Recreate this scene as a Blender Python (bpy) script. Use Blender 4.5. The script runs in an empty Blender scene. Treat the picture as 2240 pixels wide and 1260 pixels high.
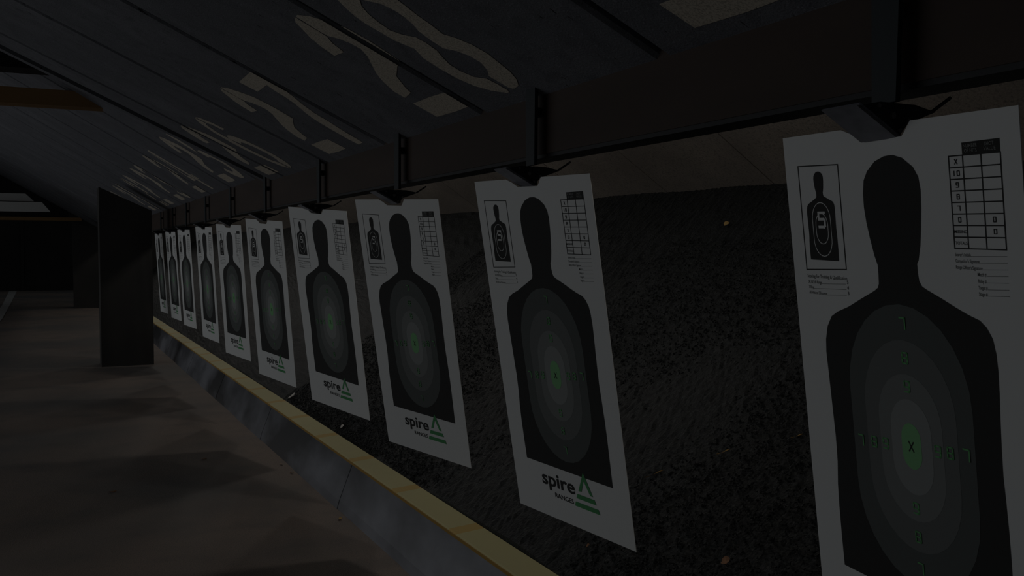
import bpy, bmesh, math, random
import numpy as np
from mathutils import Matrix, Vector
random.seed(7); rng = np.random.default_rng(7)
C = bpy.context.scene.collection
H0 = 1.55                                   # camera height above the floor

# ------------------------------------------------------------------ materials
def mat(name, col, rough=.8, noise=None, bump=None, spec=.3, metal=0.0):
    m = bpy.data.materials.new(name); m.use_nodes = True
    nt = m.node_tree; b = nt.nodes['Principled BSDF']
    b.inputs['Base Color'].default_value = (*col, 1)
    b.inputs['Roughness'].default_value = rough
    b.inputs['Metallic'].default_value = metal
    b.inputs['Specular IOR Level'].default_value = spec
    tc = nt.nodes.new('ShaderNodeTexCoord')
    if noise:                               # list of (scale, colour, low, high) mixed over the base colour
        prev = None
        for sc, c2, lo, hi in noise:
            mp = nt.nodes.new('ShaderNodeMapping'); nt.links.new(tc.outputs['Object'], mp.inputs['Vector'])
            if isinstance(sc, tuple): mp.inputs['Scale'].default_value = sc; s = 1
            else: s = sc
            n = nt.nodes.new('ShaderNodeTexNoise'); n.inputs['Scale'].default_value = s; n.inputs['Detail'].default_value = 5
            nt.links.new(mp.outputs[0], n.inputs['Vector'])
            r = nt.nodes.new('ShaderNodeMapRange'); r.inputs['From Min'].default_value = lo; r.inputs['From Max'].default_value = hi
            nt.links.new(n.outputs['Fac'], r.inputs['Value'])
            mx = nt.nodes.new('ShaderNodeMix'); mx.data_type = 'RGBA'
            nt.links.new(r.outputs[0], mx.inputs[0])
            if prev is None: mx.inputs[6].default_value = (*col, 1)
            else: nt.links.new(prev, mx.inputs[6])
            mx.inputs[7].default_value = (*c2, 1)
            prev = mx.outputs[2]
        nt.links.new(prev, b.inputs['Base Color'])
    if bump:
        n = nt.nodes.new('ShaderNodeTexNoise'); n.inputs['Scale'].default_value = bump[0]; n.inputs['Detail'].default_value = 4
        nt.links.new(tc.outputs['Object'], n.inputs['Vector'])
        bp = nt.nodes.new('ShaderNodeBump'); bp.inputs['Strength'].default_value = bump[1]; bp.inputs['Distance'].default_value = bump[2]
        nt.links.new(n.outputs['Fac'], bp.inputs['Height']); nt.links.new(bp.outputs[0], b.inputs['Normal'])
    return m
M = {}
M['paper'] = mat('white target paper', (.78, .80, .79), .85, spec=.15)
M['black'] = mat('black print', (.045, .046, .045), .8, spec=.15)
M['ink'] = mat('grey ink', (.10, .105, .10), .8, spec=.1)
M['r7'] = mat('print tone seven', (.120, .132, .128), .8, spec=.12)
M['r8'] = mat('print tone eight', (.170, .182, .178), .8, spec=.12)
M['r9'] = mat('print tone nine', (.225, .240, .234), .8, spec=.12)
M['r10'] = mat('print tone ten', (.300, .318, .312), .8, spec=.12)
M['zone'] = mat('green zone print', (.24, .52, .25), .8, spec=.12)
M['num'] = mat('green numeral print', (.16, .44, .18), .8, spec=.12)
M['green'] = mat('green logo print', (.10, .34, .14), .8, spec=.12)
M['ceiling'] = mat('charcoal blue rubber ceiling', (.145, .154, .174), .75,
    noise=[((1.2, 3, 3), (.195, .205, .23), .45, .75), (14, (.12, .128, .145), .5, .72), (120, (.28, .295, .33), .58, .8), ((18, 60, 18), (.02, .02, .022), .69, .72)], bump=(160, .5, .004))
M['ceiling_back'] = mat('painted dark of ceiling void', (.02, .02, .022), .9)  # near-black colour stands in for the dark of the ceiling gaps
M['stencil'] = mat('worn cream stencil paint', (.66, .61, .52), .9, noise=[(150, (.42, .39, .33), .46, .64), (420, (.05, .048, .045), .62, .68)], spec=.1)
M['fascia'] = mat('dark brown plywood', (.040, .028, .022), .7, noise=[((6, .8, 6), (.055, .038, .030), .4, .7), (55, (.3, .28, .26), .765, .79)], bump=(30, .2, .003))
M['lip'] = mat('black painted steel', (.018, .020, .022), .6)
M['steel'] = mat('dark green grey steel', (.008, .016, .020), .55, spec=.3)
M['hood'] = mat('grey folded steel', (.21, .22, .26), .42, spec=.5, noise=[(40, (.16, .17, .2), .4, .7)])
M['bolt'] = mat('worn bolt steel', (.16, .16, .17), .35, metal=.6)
M['jaw'] = mat('black clamp', (.012, .014, .018), .5)
M['trap'] = mat('dusty steel trap plate', (.20, .18, .16), .85, noise=[(2.2, (.26, .235, .205), .4, .7), (60, (.12, .112, .105), .5, .75), (200, (.3, .28, .26), .6, .8)], bump=(110, .5, .004))
M['rubber'] = mat('granulated rubber', (.014, .017, .0175), .7, noise=[(80, (.045, .050, .051), .5, .72), (40, (.006, .007, .007), .5, .7), (170, (.11, .112, .11), .70, .78)], bump=(85, 1.0, .012), spec=.35)
M['curb'] = mat('black rubber kerb with painted sheen', (.235, .246, .275), .45, noise=[((.4, .8, 1.6), (.035, .037, .040), .40, .60)], spec=.5, bump=(300, .12, .001))  # grey and black noise contrast imitates the kerb's blurry reflections
M['floor'] = mat('brown grey asphalt floor', (.32, .262, .222), .85,
    noise=[(.45, (.20, .19, .18), .42, .6), (2.1, (.20, .185, .172), .5, .75), (140, (.18, .168, .158), .5, .68), (320, (.36, .32, .29), .6, .76)], bump=(190, .55, .004), spec=.25)  # large brown and grey patches imitate lit floor between target shadows
M['wall'] = mat('dark block wall', (.036, .036, .035), .9, noise=[(1.5, (.048, .046, .043), .4, .7)])
M['beam'] = mat('ochre brown beam', (.33, .20, .085), .7, noise=[((1, 8, 8), (.25, .15, .06), .4, .7)])
M['baffle'] = mat('pale tone for lit baffle', (.42, .43, .42), .8)  # paler colour stands in for light on the far ceiling
M['line'] = mat('white floor paint', (.62, .62, .6), .8, noise=[(30, (.45, .44, .42), .45, .7)])
M['leaf'] = mat('dry orange leaf', (.26, .14, .075), .8, noise=[(60, (.17, .09, .05), .4, .7)])
M['pale_leaf'] = mat('pale dry leaf', (.5, .38, .28), .8)
M['straw'] = mat('straw sliver', (.5, .33, .12), .8)
M['chip'] = mat('pale paper chip', (.6, .58, .54), .8)
# yellow strip: one material, with amber overlaps at the joints every 0.78 m along the strip
def yellow():
    m = mat('yellow edging', (.56, .47, .20), .65, spec=.3)
    nt = m.node_tree; b = nt.nodes['Principled BSDF']
    tc = nt.nodes.new('ShaderNodeTexCoord'); sp = nt.nodes.new('ShaderNodeSeparateXYZ'); nt.links.new(tc.outputs['Object'], sp.inputs[0])
    def mth(op, a, v=None):
        n = nt.nodes.new('ShaderNodeMath'); n.operation = op
        nt.links.new(a, n.inputs[0])
        if v is not None: n.inputs[1].default_value = v
        return n.outputs[0]
    t = mth('FRACT', mth('DIVIDE', mth('SUBTRACT', sp.outputs['Y'], 3.035), .80))
    d = mth('LESS_THAN', t, .115)
    n = nt.nodes.new('ShaderNodeTexNoise'); n.inputs['Scale'].default_value = 5; nt.links.new(tc.outputs['Object'], n.inputs['Vector'])
    mx = nt.nodes.new('ShaderNodeMix'); mx.data_type = 'RGBA'
    mx.inputs[6].default_value = (.60, .545, .27, 1); mx.inputs[7].default_value = (.53, .51, .265, 1); nt.links.new(n.outputs['Fac'], mx.inputs[0])
    m2 = nt.nodes.new('ShaderNodeMix'); m2.data_type = 'RGBA'
    nt.links.new(d, m2.inputs[0]); nt.links.new(mx.outputs[2], m2.inputs[6]); m2.inputs[7].default_value = (.57, .41, .13, 1)
    nt.links.new(m2.outputs[2], b.inputs['Base Color'])
    return m
M['yellow'] = yellow()
M['yellow_edge'] = mat('amber edge of the strip', (.42, .25, .05), .6)

# ------------------------------------------------------------------ helpers
def link(name, verts, faces, m, parent=None, smooth=False):
    me = bpy.data.meshes.new(name); me.from_pydata([tuple(map(float, v)) for v in verts], [], faces); me.update()
    if m: me.materials.append(m)
    if smooth:
        for p in me.polygons: p.use_smooth = True
    o = bpy.data.objects.new(name, me); C.objects.link(o)
    if parent: o.parent = parent
    return o
def tag(o, label=None, cat=None, group=None, kind=None):
    if label: o['label'] = label
    if cat: o['category'] = cat
    if group: o['group'] = group
    if kind: o['kind'] = kind
    return o
class MB:
    def __init__(s): s.v = []; s.f = []
    def add(s, v, f):
        k = len(s.v); s.v += [tuple(a) for a in v]; s.f += [tuple(i + k for i in q) for q in f]; return s
    def box(s, x0, x1, y0, y1, z0, z1):
        return s.add([(x0,y0,z0),(x1,y0,z0),(x1,y1,z0),(x0,y1,z0),(x0,y0,z1),(x1,y0,z1),(x1,y1,z1),(x0,y1,z1)],
                     [(0,3,2,1),(4,5,6,7),(0,1,5,4),(1,2,6,5),(2,3,7,6),(3,0,4,7)])
    def prism_y(s, prof, y0, y1):            # profile of (x, z), extruded along y
        n = len(prof)
        v = [(x, y0, z) for x, z in prof] + [(x, y1, z) for x, z in prof]
        return s.add(v, [tuple(range(n)), tuple(range(2*n-1, n-1, -1))] + [(i, i+n, (i+1) % n + n, (i+1) % n) for i in range(n)])
    def tube(s, p0, p1, r, n=8, r1=None):
        p0 = Vector(p0); p1 = Vector(p1); d = (p1-p0).normalized(); a = d.orthogonal().normalized(); b = d.cross(a)
        v = []
        for p, q in ((p0, r), (p1, r1 or r)):
            for i in range(n):
                t = 2*math.pi*i/n; v.append(p + a*q*math.cos(t) + b*q*math.sin(t))
        return s.add(v, [tuple(range(n-1, -1, -1)), tuple(range(n, 2*n))] + [(i, (i+1) % n, (i+1) % n+n, i+n) for i in range(n)])
    def build(s, name, m, parent=None, bevel=0):
        o = link(name, s.v, s.f, m, parent)
        bm = bmesh.new(); bm.from_mesh(o.data); bmesh.ops.recalc_face_normals(bm, faces=bm.faces)
        if bevel: bmesh.ops.bevel(bm, geom=bm.edges[:], offset=bevel, segments=2, affect='EDGES')
        bm.to_mesh(o.data); bm.free()
        return o
def struct(o): o['kind'] = 'structure'; return o

# ------------------------------------------------------------------ the setting
Y0, Y1 = -2.0, 19.0
XF, ZF, S = 1.47, .511+H0, .473             # fascia face, fascia top, ceiling slope
# floor
fm = MB().add([(-14, -4, 0), (5, -4, 0), (5, 44, 0), (-14, 44, 0), (-14, -4, -.2), (5, -4, -.2), (5, 44, -.2), (-14, 44, -.2)],
              [(0,1,2,3),(7,6,5,4),(0,4,5,1),(1,5,6,2),(2,6,7,3),(3,7,4,0)])
floor = struct(fm.build('floor', M['floor']))
o = link('painted_line', [(-1.42,40,.004),(-1.16,40,.004),(-1.05,30,.004),(-1.0,24,.004),(-1.1,17,.004),(-1.4,17,.004),(-1.22,24,.004),(-1.24,30,.004)],
     [(0,1,2,7),(7,2,3,6),(6,3,4,5)][::1], M['line'], floor); tag(o, 'white painted line on the far floor')

# sloping ceiling: separate boards with grooves between, near section then a raised far section
def ceiling_section(name, y_edges, gap, z_at, slope, xl, thick=.05):
    mb = MB()
    for a, b in zip(y_edges[:-1], y_edges[1:]):
        g = gap/2
        pr = [(XF, z_at), (xl, z_at+slope*(XF-xl)), (xl, z_at+slope*(XF-xl)+thick), (XF, z_at+thick)]
        ya, yb = a+g, b-g
        v = []; e = .012
        for y, dz in ((ya, e), (ya+e, 0), (yb-e, 0), (yb, e)):
            v += [(x, y, z+(dz if i < 2 else 0)) for i, (x, z) in enumerate(pr)]
        f = [(0,1,2,3), (15,14,13,12)]
        for k in range(3):
            for i in range(4):
                j = (i+1) % 4; f.append((k*4+i, k*4+4+i, k*4+4+j, k*4+j))
        mb.add(v, f)
    return struct(mb.build(name, M['ceiling']))
near = [-3.6, -2.45, -1.32, -.19, .94, 2.075, 3.22, 4.365, 5.44, 6.57]
ceil1 = ceiling_section('ceiling', near + [7.0], .036, ZF, S, -7)
mb = MB().prism_y([(XF, ZF+.012), (-7, ZF+.012+S*(XF+7)), (-7, ZF+.05+S*(XF+7)), (XF, ZF+.05)], 7.20, 7.30)
struct(mb.build('trim_1', M['ceiling']))
far = [7.56, 8.72, 9.85, 10.98, 12.1, 13.2, 14.3, 15.4, 16.5, 17.6, 18.7, 19.8, 21, 22.2, 23.4, 24.6, 25.8, 27, 28.2, 29.4, 30.6]
ZF2, S2 = ZF+.05, .585
ceil2 = ceiling_section('ceiling', far, .055, ZF2, S2, -7)
mb = MB().prism_y([(XF+.3, ZF+.25), (-7, ZF+.25+.62*(XF+7)), (-7, ZF+.3+.62*(XF+7)), (XF+.3, ZF+.3)], -3.6, 31)  # cover plate added above the boards to keep the gap dark
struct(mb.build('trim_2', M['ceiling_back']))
# fascia board with dark lip
mb = MB().box(XF, XF+.045, Y0-1.5, 31, .318+H0, ZF+.40)  # top carried above the ceiling to stop trap lamp light leaking through
struct(mb.build('trim_3', M['fascia']))
mb = MB().prism_y([(XF+.004, .318+H0), (XF+.004, .306+H0), (XF+.10, .306+H0), (XF+.10, .318+H0)], Y0-1.5, 31)
struct(mb.build('trim_4', M['lip']))
# steel trap plate sloping down and away behind the fascia, seams every 1.15 m
mb = MB(); y = -3.35
zt = lambda x: .435+.657*(4.186-x)+H0
while y < 30:
    mb.prism_y([(1.75, zt(1.75)), (4.7, zt(4.7)), (4.7, zt(4.7)+.02), (1.75, zt(1.75)+.02)], y+.006, y+1.144)
    y += 1.15
mb.prism_y([(1.75, zt(1.75)+.03), (4.7, zt(4.7)+.03), (4.7, zt(4.7)+.05), (1.75, zt(1.75)+.05)], -3.4, 30)
struct(mb.build('trim_12', M['trap']))
# kerb: leaning black face with overlapping sheet joints
mb = MB(); y = -2.6
for i in range(30):
    off = .004*(i % 2)
    mb.prism_y([(1.502-off, -.05), (1.53-off, .05), (1.615-off*.6, -1.281+H0), (1.66, -1.281+H0), (1.66, -.05)], y, y+1.1498)
    y += 1.15
kerb = struct(mb.build('baseboard_right', M['curb']))
mb = MB().prism_y([(1.607, -1.288+H0), (1.607, -1.277+H0), (1.615, -1.272+H0), (1.748, -1.263+H0), (1.756, -1.27+H0), (1.756, -1.288+H0)], -2.6, 31)
strip = struct(mb.build('trim_5', M['yellow']))
mb = MB()
mb.prism_y([(1.603, -1.290+H0), (1.603, -1.276+H0), (1.607, -1.276+H0), (1.607, -1.290+H0)], -2.6, 31)
o = mb.build('strip_edge', M['yellow_edge'], strip); tag(o, 'amber front edge of the yellow strip')

# rubber berm: displaced bed plus loose crumbs near the camera, one object
def berm():
    xs = np.concatenate([np.arange(1.752, 3.1, .022), np.arange(3.1, 4.45, .05)])
    ys = np.concatenate([np.arange(-1.5, 8, .022), np.arange(8, 29.95, .12)])
    X, Yg = np.meshgrid(xs, ys, indexing='ij')
    Z = -1.275+.7*(X-1.75)+H0
    low = np.zeros_like(Z)
    for k in range(26):
        a = rng.uniform(0, math.pi*2); w = rng.uniform(1.5, 9); low += np.sin((X*math.cos(a)+Yg*math.sin(a))*w+rng.uniform(0, 6.3))/w
    Z += low*.012
    Z += rng.normal(0, .0038, Z.shape)*(X > 1.77)
    V = np.stack([X, Yg, Z], -1).reshape(-1, 3); nx, ny = len(xs), len(ys)
    i, j = np.meshgrid(np.arange(nx-1), np.arange(ny-1), indexing='ij'); a = (i*ny+j).ravel()
    F = np.stack([a, a+ny, a+ny+1, a+1], -1).tolist()
    ring = [i_*ny for i_ in range(nx)] + [(nx-1)*ny+j_ for j_ in range(1, ny)] + [i_*ny+ny-1 for i_ in range(nx-2, -1, -1)] + [j_ for j_ in range(ny-2, 0, -1)]
    k1 = len(V); low_ring = V[ring].copy(); low_ring[:, 2] = 0; V = np.concatenate([V, low_ring]); m_ = len(ring)
    F += [(ring[q], ring[(q+1) % m_], k1+(q+1) % m_, k1+q) for q in range(m_)]
    # crumbs
    n = 52000
    cx = 1.765+rng.random(n)**1.25*1.9; cy = -.6+rng.random(n)**1.5*8.5
    cz = -1.275+.7*(cx-1.75)+H0+rng.uniform(-.001, .008, n)
    base = np.array([(1,0,-.5),(-.5,.87,-.5),(-.5,-.87,-.5),(.1,.1,1)])
    size = rng.uniform(.004, .0095, n)
    q = rng.normal(size=(n, 4)); q /= np.linalg.norm(q, axis=1)[:, None]
    w, x, y, z = q.T
    R = np.stack([1-2*(y*y+z*z), 2*(x*y-z*w), 2*(x*z+y*w), 2*(x*y+z*w), 1-2*(x*x+z*z), 2*(y*z-x*w), 2*(x*z-y*w), 2*(y*z+x*w), 1-2*(x*x+y*y)], -1).reshape(n, 3, 3)
    P = np.einsum('nij,kj->nki', R, base)*size[:, None, None]*rng.uniform(.6, 1.3, (n, 4, 1))
    P += np.stack([cx, cy, cz], -1)[:, None, :]
    k0 = len(V); V = np.concatenate([V, P.reshape(-1, 3)])
    t = np.array([(0,1,2),(0,3,1),(1,3,2),(2,3,0)])
    T = (k0+np.arange(n)[:, None, None]*4+t[None]).reshape(-1, 3).tolist()
    me = bpy.data.meshes.new('rubber_berm'); me.from_pydata(V.tolist(), [], F+T); me.update(); me.materials.append(M['rubber'])
    o = bpy.data.objects.new('rubber_berm', me); C.objects.link(o)
    tag(o, 'sloping bank of black granulated rubber behind the targets and the yellow strip', 'rubber granules', kind='stuff')
berm()

# back of the hall
mb = MB().box(-14, 1.7, 40, 40.3, 0, 4.2); struct(mb.build('wall_back', M['wall']))
mb = MB().box(1.3, 5, 30.0, 30.3, 0, 5); struct(mb.build('wall_far', M['wall']))
mb = MB().box(-1.0, -.9, 39.94, 40, 0, 2.6); struct(mb.build('trim_6', M['wall']))
mb = MB().prism_y([(.585, 0), (1.235, 0), (1.235, .53+H0), (.585, .83+H0)], 13.5, 13.95)
struct(mb.build('wall_divider', M['wall']))
mb = MB().prism_y([(.54, 0), (1.30, 0), (1.30, .45+H0), (.54, .74+H0)], 27.4, 27.9)
struct(mb.build('wall_divider', M['wall']))
mb = MB().box(-14, .5, 30.7, 31.0, 1.02+H0-.05, 3.9); struct(mb.build('trim_7', M['ceiling_back']))
mb = MB().box(-14, .85, 30.5, 30.7, .86+H0, .955+H0); struct(mb.build('trim_8', M['beam']))
# ochre cross beam under the far ceiling
mb = MB().box(-7, .60, 8.55, 8.75, 1.178+H0, 1.307+H0); struct(mb.build('trim_9', M['beam']))
mb = MB().box(-7, .16, 7.70, 7.95, 1.317+H0, 1.80+H0); struct(mb.build('trim_13', M['ceiling_back']))  # near-black box put in for the dark void above the beam
# lit ceiling sections far back on the left, as boards coloured paler
for k, (yy, z0, z1, xe) in enumerate(((22.0, .80, 1.0, .02), (22.9, 1.06, 1.22, -.30))):
    mb = MB().prism_y([(-9, z0+H0), (xe, z0+H0), (xe-.16, z1+H0), (-9, z1+H0)], yy, yy+.12)
    struct(mb.build('trim_1%d' % k, M['baffle']))

# ------------------------------------------------------------------ stencilled lane numbers on the ceiling
K = 1.0352
two = [[(-3.2244,.7208),(-3.1686,.6902),(-3.1251,.6406),(-3.0794,.5801),(-3.0706,.4991),(-3.0771,.437),(-3.0887,.3695),(-3.1507,.3523),(-3.2535,.3173),(-3.2833,.2872),(-3.3138,.2564),(-3.3368,.2224),(-3.4273,.2116),(-3.4307,.2592),(-3.3916,.3219),(-3.3442,.3673),(-3.2854,.4066),(-3.2236,.4462),(-3.1921,.4834),(-3.1962,.5256),(-3.2159,.5626),(-3.2515,.5948),(-3.2553,.6366),(-3.2485,.6809),(-3.2462,.7193)],
       [(-3.2588,.721),(-3.2567,.7166),(-3.2591,.6781),(-3.2607,.6351),(-3.2632,.5957),(-3.2967,.5639),(-3.3198,.5102),(-3.4147,.5191),(-3.4013,.5728),(-3.3758,.6246),(-3.3278,.6768),(-3.3026,.7068)],
       [(-3.4416,.1703),(-3.2697,.1693),(-3.1304,.1639),(-3.1217,.0615),(-3.2578,.0578),(-3.4344,.0635)]]
eight = [[(-2.88,.705),(-2.8965,.6694),(-2.9200,.6352),(-2.9427,.5918),(-2.9513,.5486),(-2.9492,.5003),(-2.9452,.4438),(-2.9149,.3803),(-2.9481,.3326),(-2.9533,.2696),(-2.9473,.2017),(-2.9225,.1419),(-2.8749,.0937),(-2.8113,.0597),(-2.7939,.069),(-2.795,.1127),(-2.8047,.1517),(-2.8501,.1772),(-2.8705,.2199),(-2.8712,.2629),(-2.8473,.3035),(-2.822,.3356),(-2.8146,.3802),(-2.8188,.4153),(-2.8586,.4443),(-2.887,.4823),(-2.879,.5256),(-2.8627,.5712),(-2.8348,.6041),(-2.7990,.6227),(-2.799,.72)],
         [(-2.7790,.72),(-2.7790,.6141),(-2.7309,.5714),(-2.72,.5295),(-2.7234,.4934),(-2.7365,.4607),(-2.7627,.4262),(-2.7727,.3775),(-2.7747,.3316),(-2.7349,.3001),(-2.7116,.2615),(-2.7101,.2205),(-2.7367,.1818),(-2.773,.159),(-2.7718,.1161),(-2.7673,.0789),(-2.7508,.0702),(-2.7097,.0752),(-2.6714,.1049),(-2.6459,.1443),(-2.6325,.1933),(-2.6193,.2413),(-2.625,.2952),(-2.6456,.3415),(-2.6766,.3792),(-2.6632,.4245),(-2.6564,.4777),(-2.6435,.521),(-2.6362,.5539),(-2.665,.62),(-2.72,.70)]]
seven = [[(-4.2293,.6812),(-4.2311,.6152),(-4.2367,.5448),(-4.2775,.4744),(-4.3291,.4044),(-4.3647,.3369),(-4.3733,.2703),(-4.3988,.1865),(-4.4094,.1279),(-4.4194,.063),(-4.4987,.059),(-4.5056,.108),(-4.4963,.184),(-4.4886,.2693),(-4.4602,.3425),(-4.3882,.4306),(-4.3604,.4895),(-4.3506,.543),(-4.3308,.5879),(-4.5295,.5879),(-4.5382,.6818)]]
two = [[(a+3.442, b) for a, b in p] for p in two]         # digit cells start at 0, about .32 wide
eight = [[(a+2.953, b) for a, b in p] for p in eight]
seven = [[(a+4.538, b) for a, b in p] for p in seven]
def arc(cx, cy, rx, ry, a0, a1, t, n=12):
    o_ = [(cx+rx*math.cos(math.radians(a0+(a1-a0)*i/n)), cy+ry*math.sin(math.radians(a0+(a1-a0)*i/n))) for i in range(n+1)]
    i_ = [(cx+(rx-t)*math.cos(math.radians(a0+(a1-a0)*i/n)), cy+(ry-t*1.2)*math.sin(math.radians(a0+(a1-a0)*i/n))) for i in range(n, -1, -1)]
    return o_+i_
zero = [arc(.16, .38, .16, .33, 97, 263, .075), arc(.16, .38, .16, .33, -83, 83, .075)]
one = [[(.10,.06),(.19,.06),(.19,.71),(.12,.71),(.03,.60),(.03,.55),(.10,.58)]]
three = [arc(.15,.54,.16,.17,-70,165,.075), arc(.15,.22,.17,.17,-165,70,.075), [(.13,.34),(.24,.36),(.24,.41),(.13,.42)]]
four = [[(.17,.06),(.25,.06),(.25,.71),(.16,.71)], [(0,.22),(.14,.22),(.14,.30),(.06,.30),(.14,.60),(.13,.70)], [(.27,.22),(.32,.22),(.32,.30),(.27,.30)]]
five = [[(.02,.70),(.28,.70),(.28,.61),(.10,.61),(.10,.50),(.02,.42)], arc(.14,.25,.17,.20,-160,105,.08)]
six = [[(.20,.70),(.12,.66),(.04,.55),(0,.42),(0,.30),(.02,.18),(.07,.10),(.14,.055),(.14,.13),(.09,.18),(.075,.30),(.08,.42),(.11,.55),(.16,.62),(.20,.63)],
       [(.22,.70),(.22,.63),(.25,.60),(.255,.53),(.32,.53),(.31,.61),(.27,.68)],
       arc(.16,.27,.15,.215,-88,120,.075)]
nine = [[(.32-x, .76-y) for x, y in p] for p in six]
DG = {'0': zero, '1': one, '2': two, '3': three, '4': four, '5': five, '6': six, '7': seven, '8': eight, '9': nine}
def stencil(num, y_right, parent, zf, s, dz=-.0015):
    k = math.sqrt(1+s*s); V = []; F = []
    for q, ch in enumerate(str(num)):
        left = -(y_right) + (-.81 if q == 0 else -.315)*K   # -Y of the cell's left side
        for poly in DG[ch]:
            bm0 = len(V)
            for a, b in poly:
                yy = -(left+a*K); up = b*K/k
                V.append((XF-up, yy, zf+s*up+dz))
            F.append(tuple(range(bm0, len(V))))
    o = link('lane_number', V, F, M['stencil'], parent)
    bm = bmesh.new(); bm.from_mesh(o.data); bmesh.ops.triangulate(bm, faces=bm.faces, ngon_method='EAR_CLIP')
    for e in near+[7.0]+far:                 # the paint stops at the grooves between boards
        hw = (.018 if e <= 7 else .0275)+.007
        if min(v[1] for v in V) < e < max(v[1] for v in V):
            for q in (e-hw, e+hw): bmesh.ops.bisect_plane(bm, geom=bm.verts[:]+bm.edges[:]+bm.faces[:], plane_co=(0, q, 0), plane_no=(0, 1, 0), dist=1e-5)
            bmesh.ops.delete(bm, geom=[f for f in bm.faces if abs(f.calc_center_median().y-e) < hw-1e-5], context='FACES')
    bm.to_mesh(o.data); bm.free()
    tag(o, 'cream stencilled number %d' % num)
    return o
yr = 2.72
for i, num in enumerate((29, 28, 27, 26, 25, 24, 23, 22, 21, 20)):
    y = yr + (i-1)*1.632
    if num == 29: y = 1.032
    if y+.8 < 7.0: stencil(num, y, ceil1, ZF, S)
    else: stencil(num, y+.05, ceil2, ZF2, S2)

# ------------------------------------------------------------------ paper targets
W, HH = .605, 1.14
def uv(u, v, lay): return (-.0012-.0003*lay, -(u-.5)*W, -v*HH)
def flat(name, polys, lay, m, parent):
    V = []; F = []
    for p in polys:
        k = len(V); V += [uv(a, b, lay) for a, b in p]; F.append(tuple(range(k, len(V))))
    o = link(name, V, F, m, parent)
    bm = bmesh.new(); bm.from_mesh(o.data); bmesh.ops.triangulate(bm, faces=[f for f in bm.faces if len(f.verts) > 4], ngon_method='EAR_CLIP'); bm.to_mesh(o.data); bm.free()
    return o
def seg(a, b, t):                            # a line of width t (in metres) in paper uv
    ax, ay = a[0]*W, a[1]*HH; bx, by = b[0]*W, b[1]*HH; L = math.hypot(bx-ax, by-ay) or 1
    nx, ny = -(by-ay)/L*t/2, (bx-ax)/L*t/2; ex, ey = (bx-ax)/L*t/2*.9, (by-ay)/L*t/2*.9
    return [((ax-ex+nx)/W, (ay-ey+ny)/HH), ((bx+ex+nx)/W, (by+ey+ny)/HH), ((bx+ex-nx)/W, (by+ey-ny)/HH), ((ax-ex-nx)/W, (ay-ey-ny)/HH)]
def text(s, u, v, h, xs=1.0, bold=0.0, align='LEFT', span=None):
    """triangles/quads of a string as uv polygons; v is the baseline, h the cap height in metres"""
    cu = bpy.data.curves.new('t', 'FONT'); cu.body = s; cu.size = 1.0; cu.resolution_u = 3; cu.offset = bold; cu.align_x = align
    ob = bpy.data.objects.new('t', cu); C.objects.link(ob)
    dg = bpy.context.evaluated_depsgraph_get(); me = bpy.data.meshes.new_from_object(ob.evaluated_get(dg))
    sc = h/.729; out = []
    if span:
        xx = [q.co.x for q in me.vertices]; xs = (span[1]-span[0])*W/((max(xx)-min(xx))*sc); u = span[0]-min(xx)*sc*xs/W
    for p in me.polygons:
        out.append([(u+me.vertices[i].co.x*sc*xs/W, v-me.vertices[i].co.y*sc/HH) for i in p.vertices])
    bpy.data.objects.remove(ob); bpy.data.curves.remove(cu); bpy.data.meshes.remove(me)
    return out
def digit(ch, u, v, h=.021, t=.0032):         # square-shouldered target numerals
    w = h*.62; P = {'7': [[(0,1),(1,1),(1,0)]],
        '8': [[(0,.05),(0,.45),(.12,.5),(.88,.5),(1,.45),(1,.05),(.88,0),(.12,0),(0,.05)], [(.12,.5),(0,.56),(0,.94),(.12,1),(.88,1),(1,.94),(1,.56),(.88,.5)]],
        '9': [[(0,0),(.85,0),(1,.08),(1,.94),(.88,1),(.12,1),(0,.94),(0,.52),(.12,.46),(1,.46)]],
        'X': [[(0,0),(1,1)],[(0,1),(1,0)]], '0': [[(0,.08),(0,.92),(.15,1),(.85,1),(1,.92),(1,.08),(.85,0),(.15,0),(0,.08)]],
        '5': [[(1,1),(0,1),(0,.55),(.85,.55),(1,.47),(1,.08),(.85,0),(0,0)]], '1': [[(.5,0),(.5,1)]]}[ch]
    out = []
    for pl in P:
        for a, b in zip(pl[:-1], pl[1:]):
            out.append(seg((u+(a[0]-.5)*w/W, v-(a[1]-.5)*h/HH), (u+(b[0]-.5)*w/W, v-(b[1]-.5)*h/HH), t))
    return out
def pill(cu, top, bot, hw, cap, n=14):
    p = []
    for i in range(n+1):
        a = math.pi*i/n; p.append((cu-hw*math.cos(a), top+cap*(1-math.sin(a))))
    for i in range(n+1):
        a = math.pi*i/n; p.append((cu+hw*math.cos(a), bot-cap*(1-math.sin(a))))
    return p
left = [(.5150,.0521),(.4978,.0528),(.4562,.0598),(.4184,.0756),(.4,.0907),(.3919,.1125),(.3915,.1378),(.397,.1631),(.4077,.1916),(.4222,.2216),(.4330,.2372),(.4335,.2546),(.4318,.2705),(.4253,.2777),(.4092,.2834),(.3461,.2993),(.2784,.3170),(.2191,.3290),(.1850,.3395),(.1600,.3590),(.1450,.3849),(.1405,.4092),(.1435,.4484),(.1480,.5139),(.1520,.5752),(.1500,.6246),(.1410,.6708),(.1380,.7163),(.1380,.7754),(.1396,.8347)]
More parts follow.
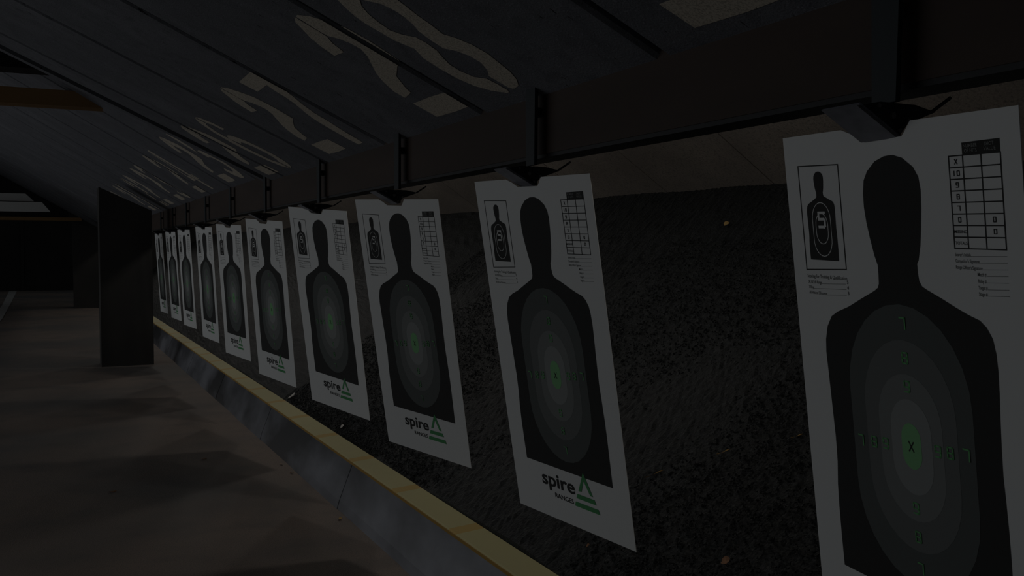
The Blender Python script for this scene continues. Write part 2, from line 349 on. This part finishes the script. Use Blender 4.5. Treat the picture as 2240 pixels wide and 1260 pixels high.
right = [(.5369,.0521),(.5739,.058),(.6154,.074),(.6342,.0906),(.6398,.1111),(.6373,.1402),(.6312,.1695),(.6223,.2021),(.6106,.2261),(.6035,.2322),(.6037,.2472),(.6071,.2606),(.616,.2685),(.6298,.2728),(.692,.2865),(.7448,.2990),(.7860,.3080),(.8268,.3150),(.8500,.3250),(.8690,.3420),(.8770,.3640),(.8800,.3908),(.8790,.4259),(.8760,.4646),(.8740,.5072),(.8730,.5535),(.8770,.5957),(.8810,.6494),(.8820,.6856),(.8820,.7146),(.8790,.8380)]
SIL = left + right[::-1]
def make_target():
    root = bpy.data.objects.new('paper_target', None); C.objects.link(root)
    # sheet with the clamp notch in its top edge, 1.6 mm board
    out = [(0,0),(.309,0),(.36,.010),(.405,.0225),(.578,.0235),(.592,.016),(.617,0),(1,0),(1,1),(0,1)]
    n = len(out); V = [(-.0008, -(a-.5)*W, -b*HH) for a, b in out] + [(.0008, -(a-.5)*W, -b*HH) for a, b in out]
    F = [tuple(range(n)), tuple(range(2*n-1, n-1, -1))] + [(i, (i+1) % n, (i+1) % n+n, i+n) for i in range(n)]
    sh = link('sheet', V, F, M['paper'], root)
    bm = bmesh.new(); bm.from_mesh(sh.data); bmesh.ops.recalc_face_normals(bm, faces=bm.faces); bmesh.ops.triangulate(bm, faces=[f for f in bm.faces if len(f.verts) > 4]); bm.to_mesh(sh.data); bm.free()
    sil = flat('silhouette', [SIL], 1, M['black'], root); tag(sil, 'black printed head and torso silhouette')
    flat('scoring_ring', [pill(.516, .303, .8063, .263, .165)], 2, M['r7'], sil)
    flat('scoring_ring', [pill(.519, .3645, .740, .196, .125)], 3, M['r8'], sil)
    flat('scoring_ring', [pill(.521, .4235, .684, .136, .086)], 4, M['r9'], sil)
    flat('scoring_ring', [pill(.5245, .467, .636, .087, .056)], 5, M['r10'], sil)
    tag(flat('centre_zone', [pill(.5245, .5092, .5907, .042, .028)], 6, M['zone'], sil), 'dark green pill-shaped centre')
    for ch, v in zip('789987', (.3348, .3951, .4448, .6605, .7123, .7694)): flat('ring_numeral', digit(ch, .524, v), 7, M['num'], sil)
    for ch, u in zip('789', (.2885, .3529, .4075)): flat('ring_numeral', digit(ch, u, .5650-(u-.2885)*.06), 7, M['num'], sil)
    for ch, u in zip('987', (.6349, .6846, .747)): flat('ring_numeral', digit(ch, u, .5455-(u-.6349)*.07), 7, M['num'], sil)
    flat('centre_mark', digit('X', .5234, .5505, .019, .003), 7, M['black'], sil)
    # score table
    vs = [.0625+.0178*i for i in range(9)]; a, b, c, d = .7553, .8058, .8695, .9343; t = .0022
    pl = [seg((a, v), (d, v), t) for v in vs] + [seg((x, vs[0]), (x, vs[-1]), t) for x in (a, b, c, d)]
    for i, s in enumerate(('X', '10', '9', '8', '7', '0')):
        v = vs[i]+.0089
        if len(s) == 1: pl += digit(s, (a+b)/2, v, .0080, .0017)
        else: pl += digit('1', (a+b)/2-.009, v, .0080, .0017) + digit('0', (a+b)/2+.006, v, .0080, .0017)
    pl += text('MISSING', 0, vs[6]+.0118, .0060, bold=.004, span=(a+.002, b-.002)) + text('TOTALS', 0, vs[7]+.0118, .0060, bold=.004, span=(a+.004, b-.003))
    pl += digit('0', (c+d)/2, vs[5]+.0089, .0080, .0017) + digit('0', (c+d)/2, vs[6]+.0089, .0080, .0017)
    tab = flat('score_table', pl, 1, M['black'], root); tag(tab, 'ruled score table')
    flat('table_header', [[(b, .0436), (d, .0425), (d, .0615), (b, .062)]], 1.5, M['black'], tab)
    pl = []
    for s, u, v, w_ in (('NUMBER', b+.0300, .0515, .049), ('OF HITS', b+.0305, .0588, .044), ('SHOT', c+.031, .0510, .031), ('VALUE', c+.032, .0583, .040)):
        pl += text(s, 0, v, .0064, bold=.004, span=(u-w_/2, u+w_/2))
    flat('header_text', pl, 3, M['ring'] if 'ring' in M else M['header'], tab)
    # signature lines
    pl = []
    for s, u, v, w_ in (("Scorer's Initials", .755, .2170, .056), ("Competitor's Signature", .755, .2268, .085), ("Range Officer's Signature", .755, .2368, .094), ('Match #', .8313, .2465, .030), ('Relay #', .8313, .2565, .029), ('Target #', .8313, .2668, .031), ('Stage #', .8313, .2765, .030)):
        pl += text(s, 0, v, .0066, bold=.004, span=(u, u+w_))
        pl.append(seg((u+w_+.002, v-.0005), (.9343, v-.0022), .0008))
    tag(flat('signature_lines', pl, 1, M['ink'], root), 'small printed signature and match lines')
    # example diagram, top left
    q = [(.0722, .0566), (.2813, .0595), (.2813, .2490), (.0722, .2535)]
    dia = flat('example_diagram', [seg(q[i], q[(i+1) % 4], .0024) for i in range(4)], 1, M['black'], root); tag(dia, 'framed miniature silhouette with a large 5')
    f = lambda p: (.1752+(p[0]-.513)*.200, .0690+(p[1]-.0521)*.2105)
    flat('mini_silhouette', [[f(p) for p in SIL]], 1, M['black'], dia)
    pl = []
    for top, bot, hw, cap in ((.325, .80, .235, .15), (.42, .69, .155, .10)):
        o_ = [f(p) for p in pill(.516, top, bot, hw, cap)]; m_ = len(o_)
        pl += [seg(o_[i], o_[(i+1) % m_], .0016) for i in range(m_)]
    pl += digit('5', .1775, .1585, .030, .0055)
    flat('mini_rings', pl, 2, M['paper'], dia)
    pl = text('Scoring for Training & Qualification', 0, .2685, .0080, bold=.002, span=(.0735, .281))
    for s, v, e, w_ in (('X,10,9,8 Rings', .2795, '5', .072), ('7 Ring', .2897, '4', .027), ('All Hits on Silhouette', .3000, '3', .096)):
        pl += text(s, 0, v, .0070, bold=.003, span=(.0755, .0755+w_)) + text(e, .2785, v-.004, .0078, .9, .01)
        pl.append(seg((.0755+w_+.002, v-.0004), (.272, v-.0035), .0008))
    tag(flat('scoring_note', pl, 1, M['ink'], root), 'small printed scoring note')
    # wordmark and emblem
    tag(flat('wordmark', text('spire', 0, .8985, .050, bold=.022, span=(.264, .556)), 2, M['black'], root), 'black lower-case word spire')
    flat('wordmark_caption', text('RANGES', 0, .9305, .0175, bold=.006, span=(.3690, .5315)), 2, M['black'], root)
    g = [[(.646,.8222),(.5877,.8835),(.6127,.8828),(.6424,.8466)], [(.646,.8222),(.6424,.8466),(.6847,.8856),(.7062,.8860)],
         [(.5752,.8935),(.7150,.8935),(.7264,.9075),(.563,.9075)], [(.5517,.9190),(.7390,.9190),(.7489,.9330),(.5403,.9330)]]
    tag(flat('emblem', g, 3, M['green'], root), 'green peak over two bars')
    return root
M['header'] = mat('grey header lettering', (.26, .27, .265), .8, spec=.1)
def copy_tree(o, parent=None):
    c = o.copy(); C.objects.link(c)
    if parent: c.parent = parent
    for ch in [x for x in o.children]: copy_tree(ch, c)
    return c
# x, y, z, yaw, lean, roll, size
poses = [(1.418,1.293,.238,-.103,-.14,.024,1.0), (1.400,2.731,.235,.143,-.18,.021,1.06), (1.398,4.044,.229,.271,-.181,.039,1.07),
         (1.393,5.412,.240,.270,-.167,.073,1.08), (1.396,6.943,.219,.215,-.108,.059,1.055), (1.398,8.462,.222,.173,-.079,.038,1.03),
         (1.398,9.933,.234,.117,-.063,.035,1.015), (1.395,11.50,.236,.10,-.06,.02,1.0), (1.395,12.85,.236,.09,-.06,.02,1.0), (1.395,14.33,.236,.06,-.06,.01,1.0)]
tl = ['white silhouette target nearest the camera, cut off by the bottom edge of the view',
      'white silhouette target second from the camera, its whole spire logo clear above the rubber',
      'white silhouette target third from the camera, hanging below stencilled number 27',
      'white silhouette target fourth from the camera, just left of the third',
      'white silhouette target fifth from the camera, in the middle of the row',
      'white silhouette target sixth from the camera, narrow with a faint logo',
      'white silhouette target seventh from the camera, seen very obliquely',
      'small white silhouette target eighth from the camera',
      'small white silhouette target ninth from the camera, last but one beside the dark divider wall',
      'farthest white silhouette target, right beside the edge of the dark divider wall']
proto = make_target()
for i, p in enumerate(poses):
    o = proto if i == 0 else copy_tree(proto)
    o.location = (p[0], p[1], p[2]+H0); o.rotation_euler = (p[5], p[4], p[3]); o.scale = (1, p[6], p[6])
    tag(o, tl[i], 'paper target', 'paper targets hanging in a row')

# ------------------------------------------------------------------ hangers: post, hood plate, clamp
def make_hanger():
    r = bpy.data.objects.new('target_hanger', None); C.objects.link(r)
    V = []
    for z, hw, x0, x1 in ((.279, .0285, -.002, .010), (.55, .034, -.002, .010)):
        V += [(x0, -hw, z), (x1, -hw, z), (x1, hw, z), (x0, hw, z)]
    m = MB(); m.add(V, [(0,1,2,3),(7,6,5,4),(0,4,5,1),(1,5,6,2),(2,6,7,3),(3,7,4,0)])
    m.box(.0095, .035, -.012, .012, .44, .47)                      # stand-off to the fascia board
    m.build('post', M['steel'], r)
    m = MB().prism_y([(-.114, .264), (-.110, .267), (-.006, .212), (-.010, .209)], -.046, .046)
    hood = m.build('hood_plate', M['hood'], r); tag(hood, 'grey slanted plate over the clamp')
    m = MB().prism_y([(-.112, .262), (-.012, .210), (.012, .236), (.085, .262), (.030, .272), (-.06, .272)], -.046, -.040)
    m.prism_y([(-.105, .262), (-.012, .213), (.012, .236), (.085, .262), (.030, .272)], .036, .042)
    g = m.build('side_gusset', M['jaw'], r)
    m = MB()
    for x, z, q in ((-.030, .248, .006), (.010, .240, .005), (-.012, .222, .004), (-.066, .264, .004)): m.tube((x, -.051, z), (x, -.044, z), q, 8)
    m.build('bolt', M['bolt'], g)
    m = MB().prism_y([(-.004, .214), (.006, .214), (.010, .274), (-.008, .274)], -.034, .034)
    m.build('clamp_jaw', M['jaw'], r)
    m = MB().tube((.080, -.040, .262), (.125, -.046, .292), .0035, 8)
    m.build('lever', M['jaw'], r)
    return r
hl = ['dark steel hanger and clamp holding the nearest target, its post thick against the brown board',
      'dark steel hanger and clamp holding the second target from the camera',
      'dark steel hanger and clamp holding the third target from the camera',
      'dark steel hanger and clamp holding the fourth target from the camera',
      'dark steel hanger and clamp holding the fifth target from the camera',
      'dark steel hanger and clamp holding the sixth target from the camera',
      'dark steel hanger and clamp holding the seventh target from the camera',
      'small dark hanger holding the eighth target from the camera',
      'small dark hanger holding the ninth target from the camera',
      'small dark hanger holding the farthest target']
hp = make_hanger()
for i, p in enumerate(poses):
    o = hp if i == 0 else copy_tree(hp)
    o.location = (1.43, (1.300, 2.765, 4.10, 5.50, 7.05, 8.55, 10.03, 11.55, 12.9, 14.35)[i], H0)
    tag(o, hl[i], 'target hanger', 'hangers along the brown board')

# ------------------------------------------------------------------ leaves and scraps
def leaf(name, x, y, z, L, wd, rot, m, label, cat, tilt=0.0, curl=.25):
    n = 6; V = []; F = []
    for i in range(n+1):
        t = i/n; w = wd*math.sin(math.pi*(.08+.86*t))*(1+.25*math.sin(9*t))
        V += [(L*(t-.5), -w/2, L*curl*(t-.5)**2+.002*math.sin(7*t)), (L*(t-.5), 0, L*curl*(t-.5)**2-.001+wd*.06), (L*(t-.5), w/2, L*curl*(t-.5)**2+.001)]
    V2 = [(a, b, c+.0012) for a, b, c in V]; k = len(V)
    for i in range(n):
        for j in range(2):
            q = i*3+j; F += [(q, q+3, q+4, q+1), (q+k, q+1+k, q+4+k, q+3+k)]
    o = link(name, V+V2, F, m); o.location = (x, y, z); o.rotation_euler = (0, -tilt, rot) if not tilt else (0, -tilt, 0)
    if tilt: o.rotation_euler = (Matrix.Rotation(-tilt, 3, 'Y') @ Matrix.Rotation(rot, 3, 'Z')).to_euler()
    tag(o, label, cat); return o
leaf('dry_leaf', .331, 6.448, .006, .05, .028, .4, M['leaf'], 'small orange dry leaf alone on the brown floor at the lower left', 'leaf')
leaf('dry_leaf', .994, 7.169, .006, .055, .03, .9, M['leaf'], 'small brown leaf on the floor just below the middle, left of the kerb', 'leaf')
leaf('dry_leaf', 1.47, 6.75, .006, .035, .02, 1.7, M['pale_leaf'], 'pale leaf scrap against the foot of the black kerb, farther one', 'leaf')
leaf('dry_leaf', 1.475, 6.45, .006, .03, .018, 2.2, M['leaf'], 'orange leaf scrap against the foot of the black kerb, beside the pale one', 'leaf')
leaf('dry_leaf', 1.468, 5.22, .006, .05, .02, 1.2, M['straw'], 'tan leaf scrap at the foot of the black kerb, nearest the camera', 'leaf')
T = math.atan(.7)
rz = lambda x: -1.275+.7*(x-1.75)+H0+.014
leaf('dry_leaf', 2.04, 2.50, rz(2.04)+.003, .036, .034, .7, M['leaf'], 'ragged rust-brown leaf on the rubber near the bottom edge, between the two nearest targets', 'leaf', T)
leaf('leaf_scrap', 1.80, 3.80, rz(1.80), .028, .016, .2, M['pale_leaf'], 'pale pink scrap on the rubber beside the yellow strip, left of the second target', 'scrap', T)
leaf('paper_scrap', 1.80, 7.85, rz(1.80), .07, .05, .2, M['chip'], 'whitish scrap on the rubber near the yellow strip below the fourth target', 'scrap', T)
leaf('paper_scrap', 1.80, 6.33, rz(1.80), .05, .03, 1.2, M['chip'], 'small whitish scrap on the rubber above the yellow strip, left of the third target', 'scrap', T)
leaf('straw', 2.40, 2.96, rz(2.40), .06, .006, 2.4, M['straw'], 'thin straw sliver on the rubber, topmost of the two right of the second target', 'straw', T, .05)
leaf('straw', 2.228, 3.19, rz(2.228), .085, .004, 2.45, M['straw'], 'long thin amber straw on the rubber right beside the second target', 'straw', T, .05)
leaf('straw', 2.54, 2.70, rz(2.54), .05, .005, 2.3, M['straw'], 'short straw sliver on the rubber close to the left edge of the nearest target', 'straw', T, .05)
leaf('leaf_scrap', 3.785, 4.66, rz(3.785), .06, .04, 1.0, M['straw'], 'yellowish leaf scrap high on the rubber bank, near the trap plate', 'scrap', T)
leaf('leaf_scrap', 1.885, 3.15, rz(1.885), .02, .012, .5, M['leaf'], 'tiny orange scrap on the rubber just below the bottom edge of the second target', 'scrap', T)

# ------------------------------------------------------------------ light
TRAP, DAY, SKY, EXPO = 56.0, 940.0, .20, -3.0
w = bpy.data.worlds.new('w'); bpy.context.scene.world = w; w.use_nodes = True
nt = w.node_tree; bg = nt.nodes['Background']
bg.inputs['Color'].default_value = (.90, .96, 1.0, 1); bg.inputs['Strength'].default_value = SKY
def area(name, loc, size, sy, power, col, target):
    l = bpy.data.lights.new(name, 'AREA'); l.shape = 'RECTANGLE'; l.size = size; l.size_y = sy; l.energy = power; l.color = col
    o = bpy.data.objects.new(name, l); C.objects.link(o); o.location = loc
    o.rotation_euler = (Vector(target)-Vector(loc)).to_track_quat('-Z', 'Y').to_euler(); return o
# lamps over the trap, hidden by the fascia board; they light the bank and spill under the board onto the floor
for k in range(10):
    l = bpy.data.lights.new('trap_lamp', 'POINT'); l.energy = TRAP; l.color = (1, .94, .88); l.shadow_soft_size = .06
    o = bpy.data.objects.new('trap_lamp', l); C.objects.link(o); o.location = (2.15, 1.3+2.9*k, 2.34)
# daylight from the open firing side on the left
area('daylight', (-9.5, 13, 1.7), 20, 2.6, DAY, (.95, .97, 1), (1.4, 13, 1.4))

# ------------------------------------------------------------------ camera
cam = bpy.data.cameras.new('camera'); co = bpy.data.objects.new('camera', cam); C.objects.link(co)
f = 2050.0; cam.sensor_width = 36; cam.lens = 36*f/2240; cam.clip_start = .05; cam.clip_end = 200
p = math.atan(83/f); th = math.atan(1010/(f*math.cos(p)+83*math.sin(p)))
Fw = Vector((math.sin(th)*math.cos(p), math.cos(th)*math.cos(p), -math.sin(p))); Rt = Vector((math.cos(th), -math.sin(th), 0)); Up = Rt.cross(Fw)
m3 = Matrix((Rt, Up, -Fw)).transposed(); co.matrix_world = Matrix.Translation((0, 0, H0)) @ m3.to_4x4()
sc = bpy.context.scene; sc.camera = co
sc.view_settings.view_transform = 'Standard'; sc.view_settings.look = 'None'; sc.view_settings.gamma = 1
sc.view_settings.use_curve_mapping = False; sc.view_settings.exposure = EXPO
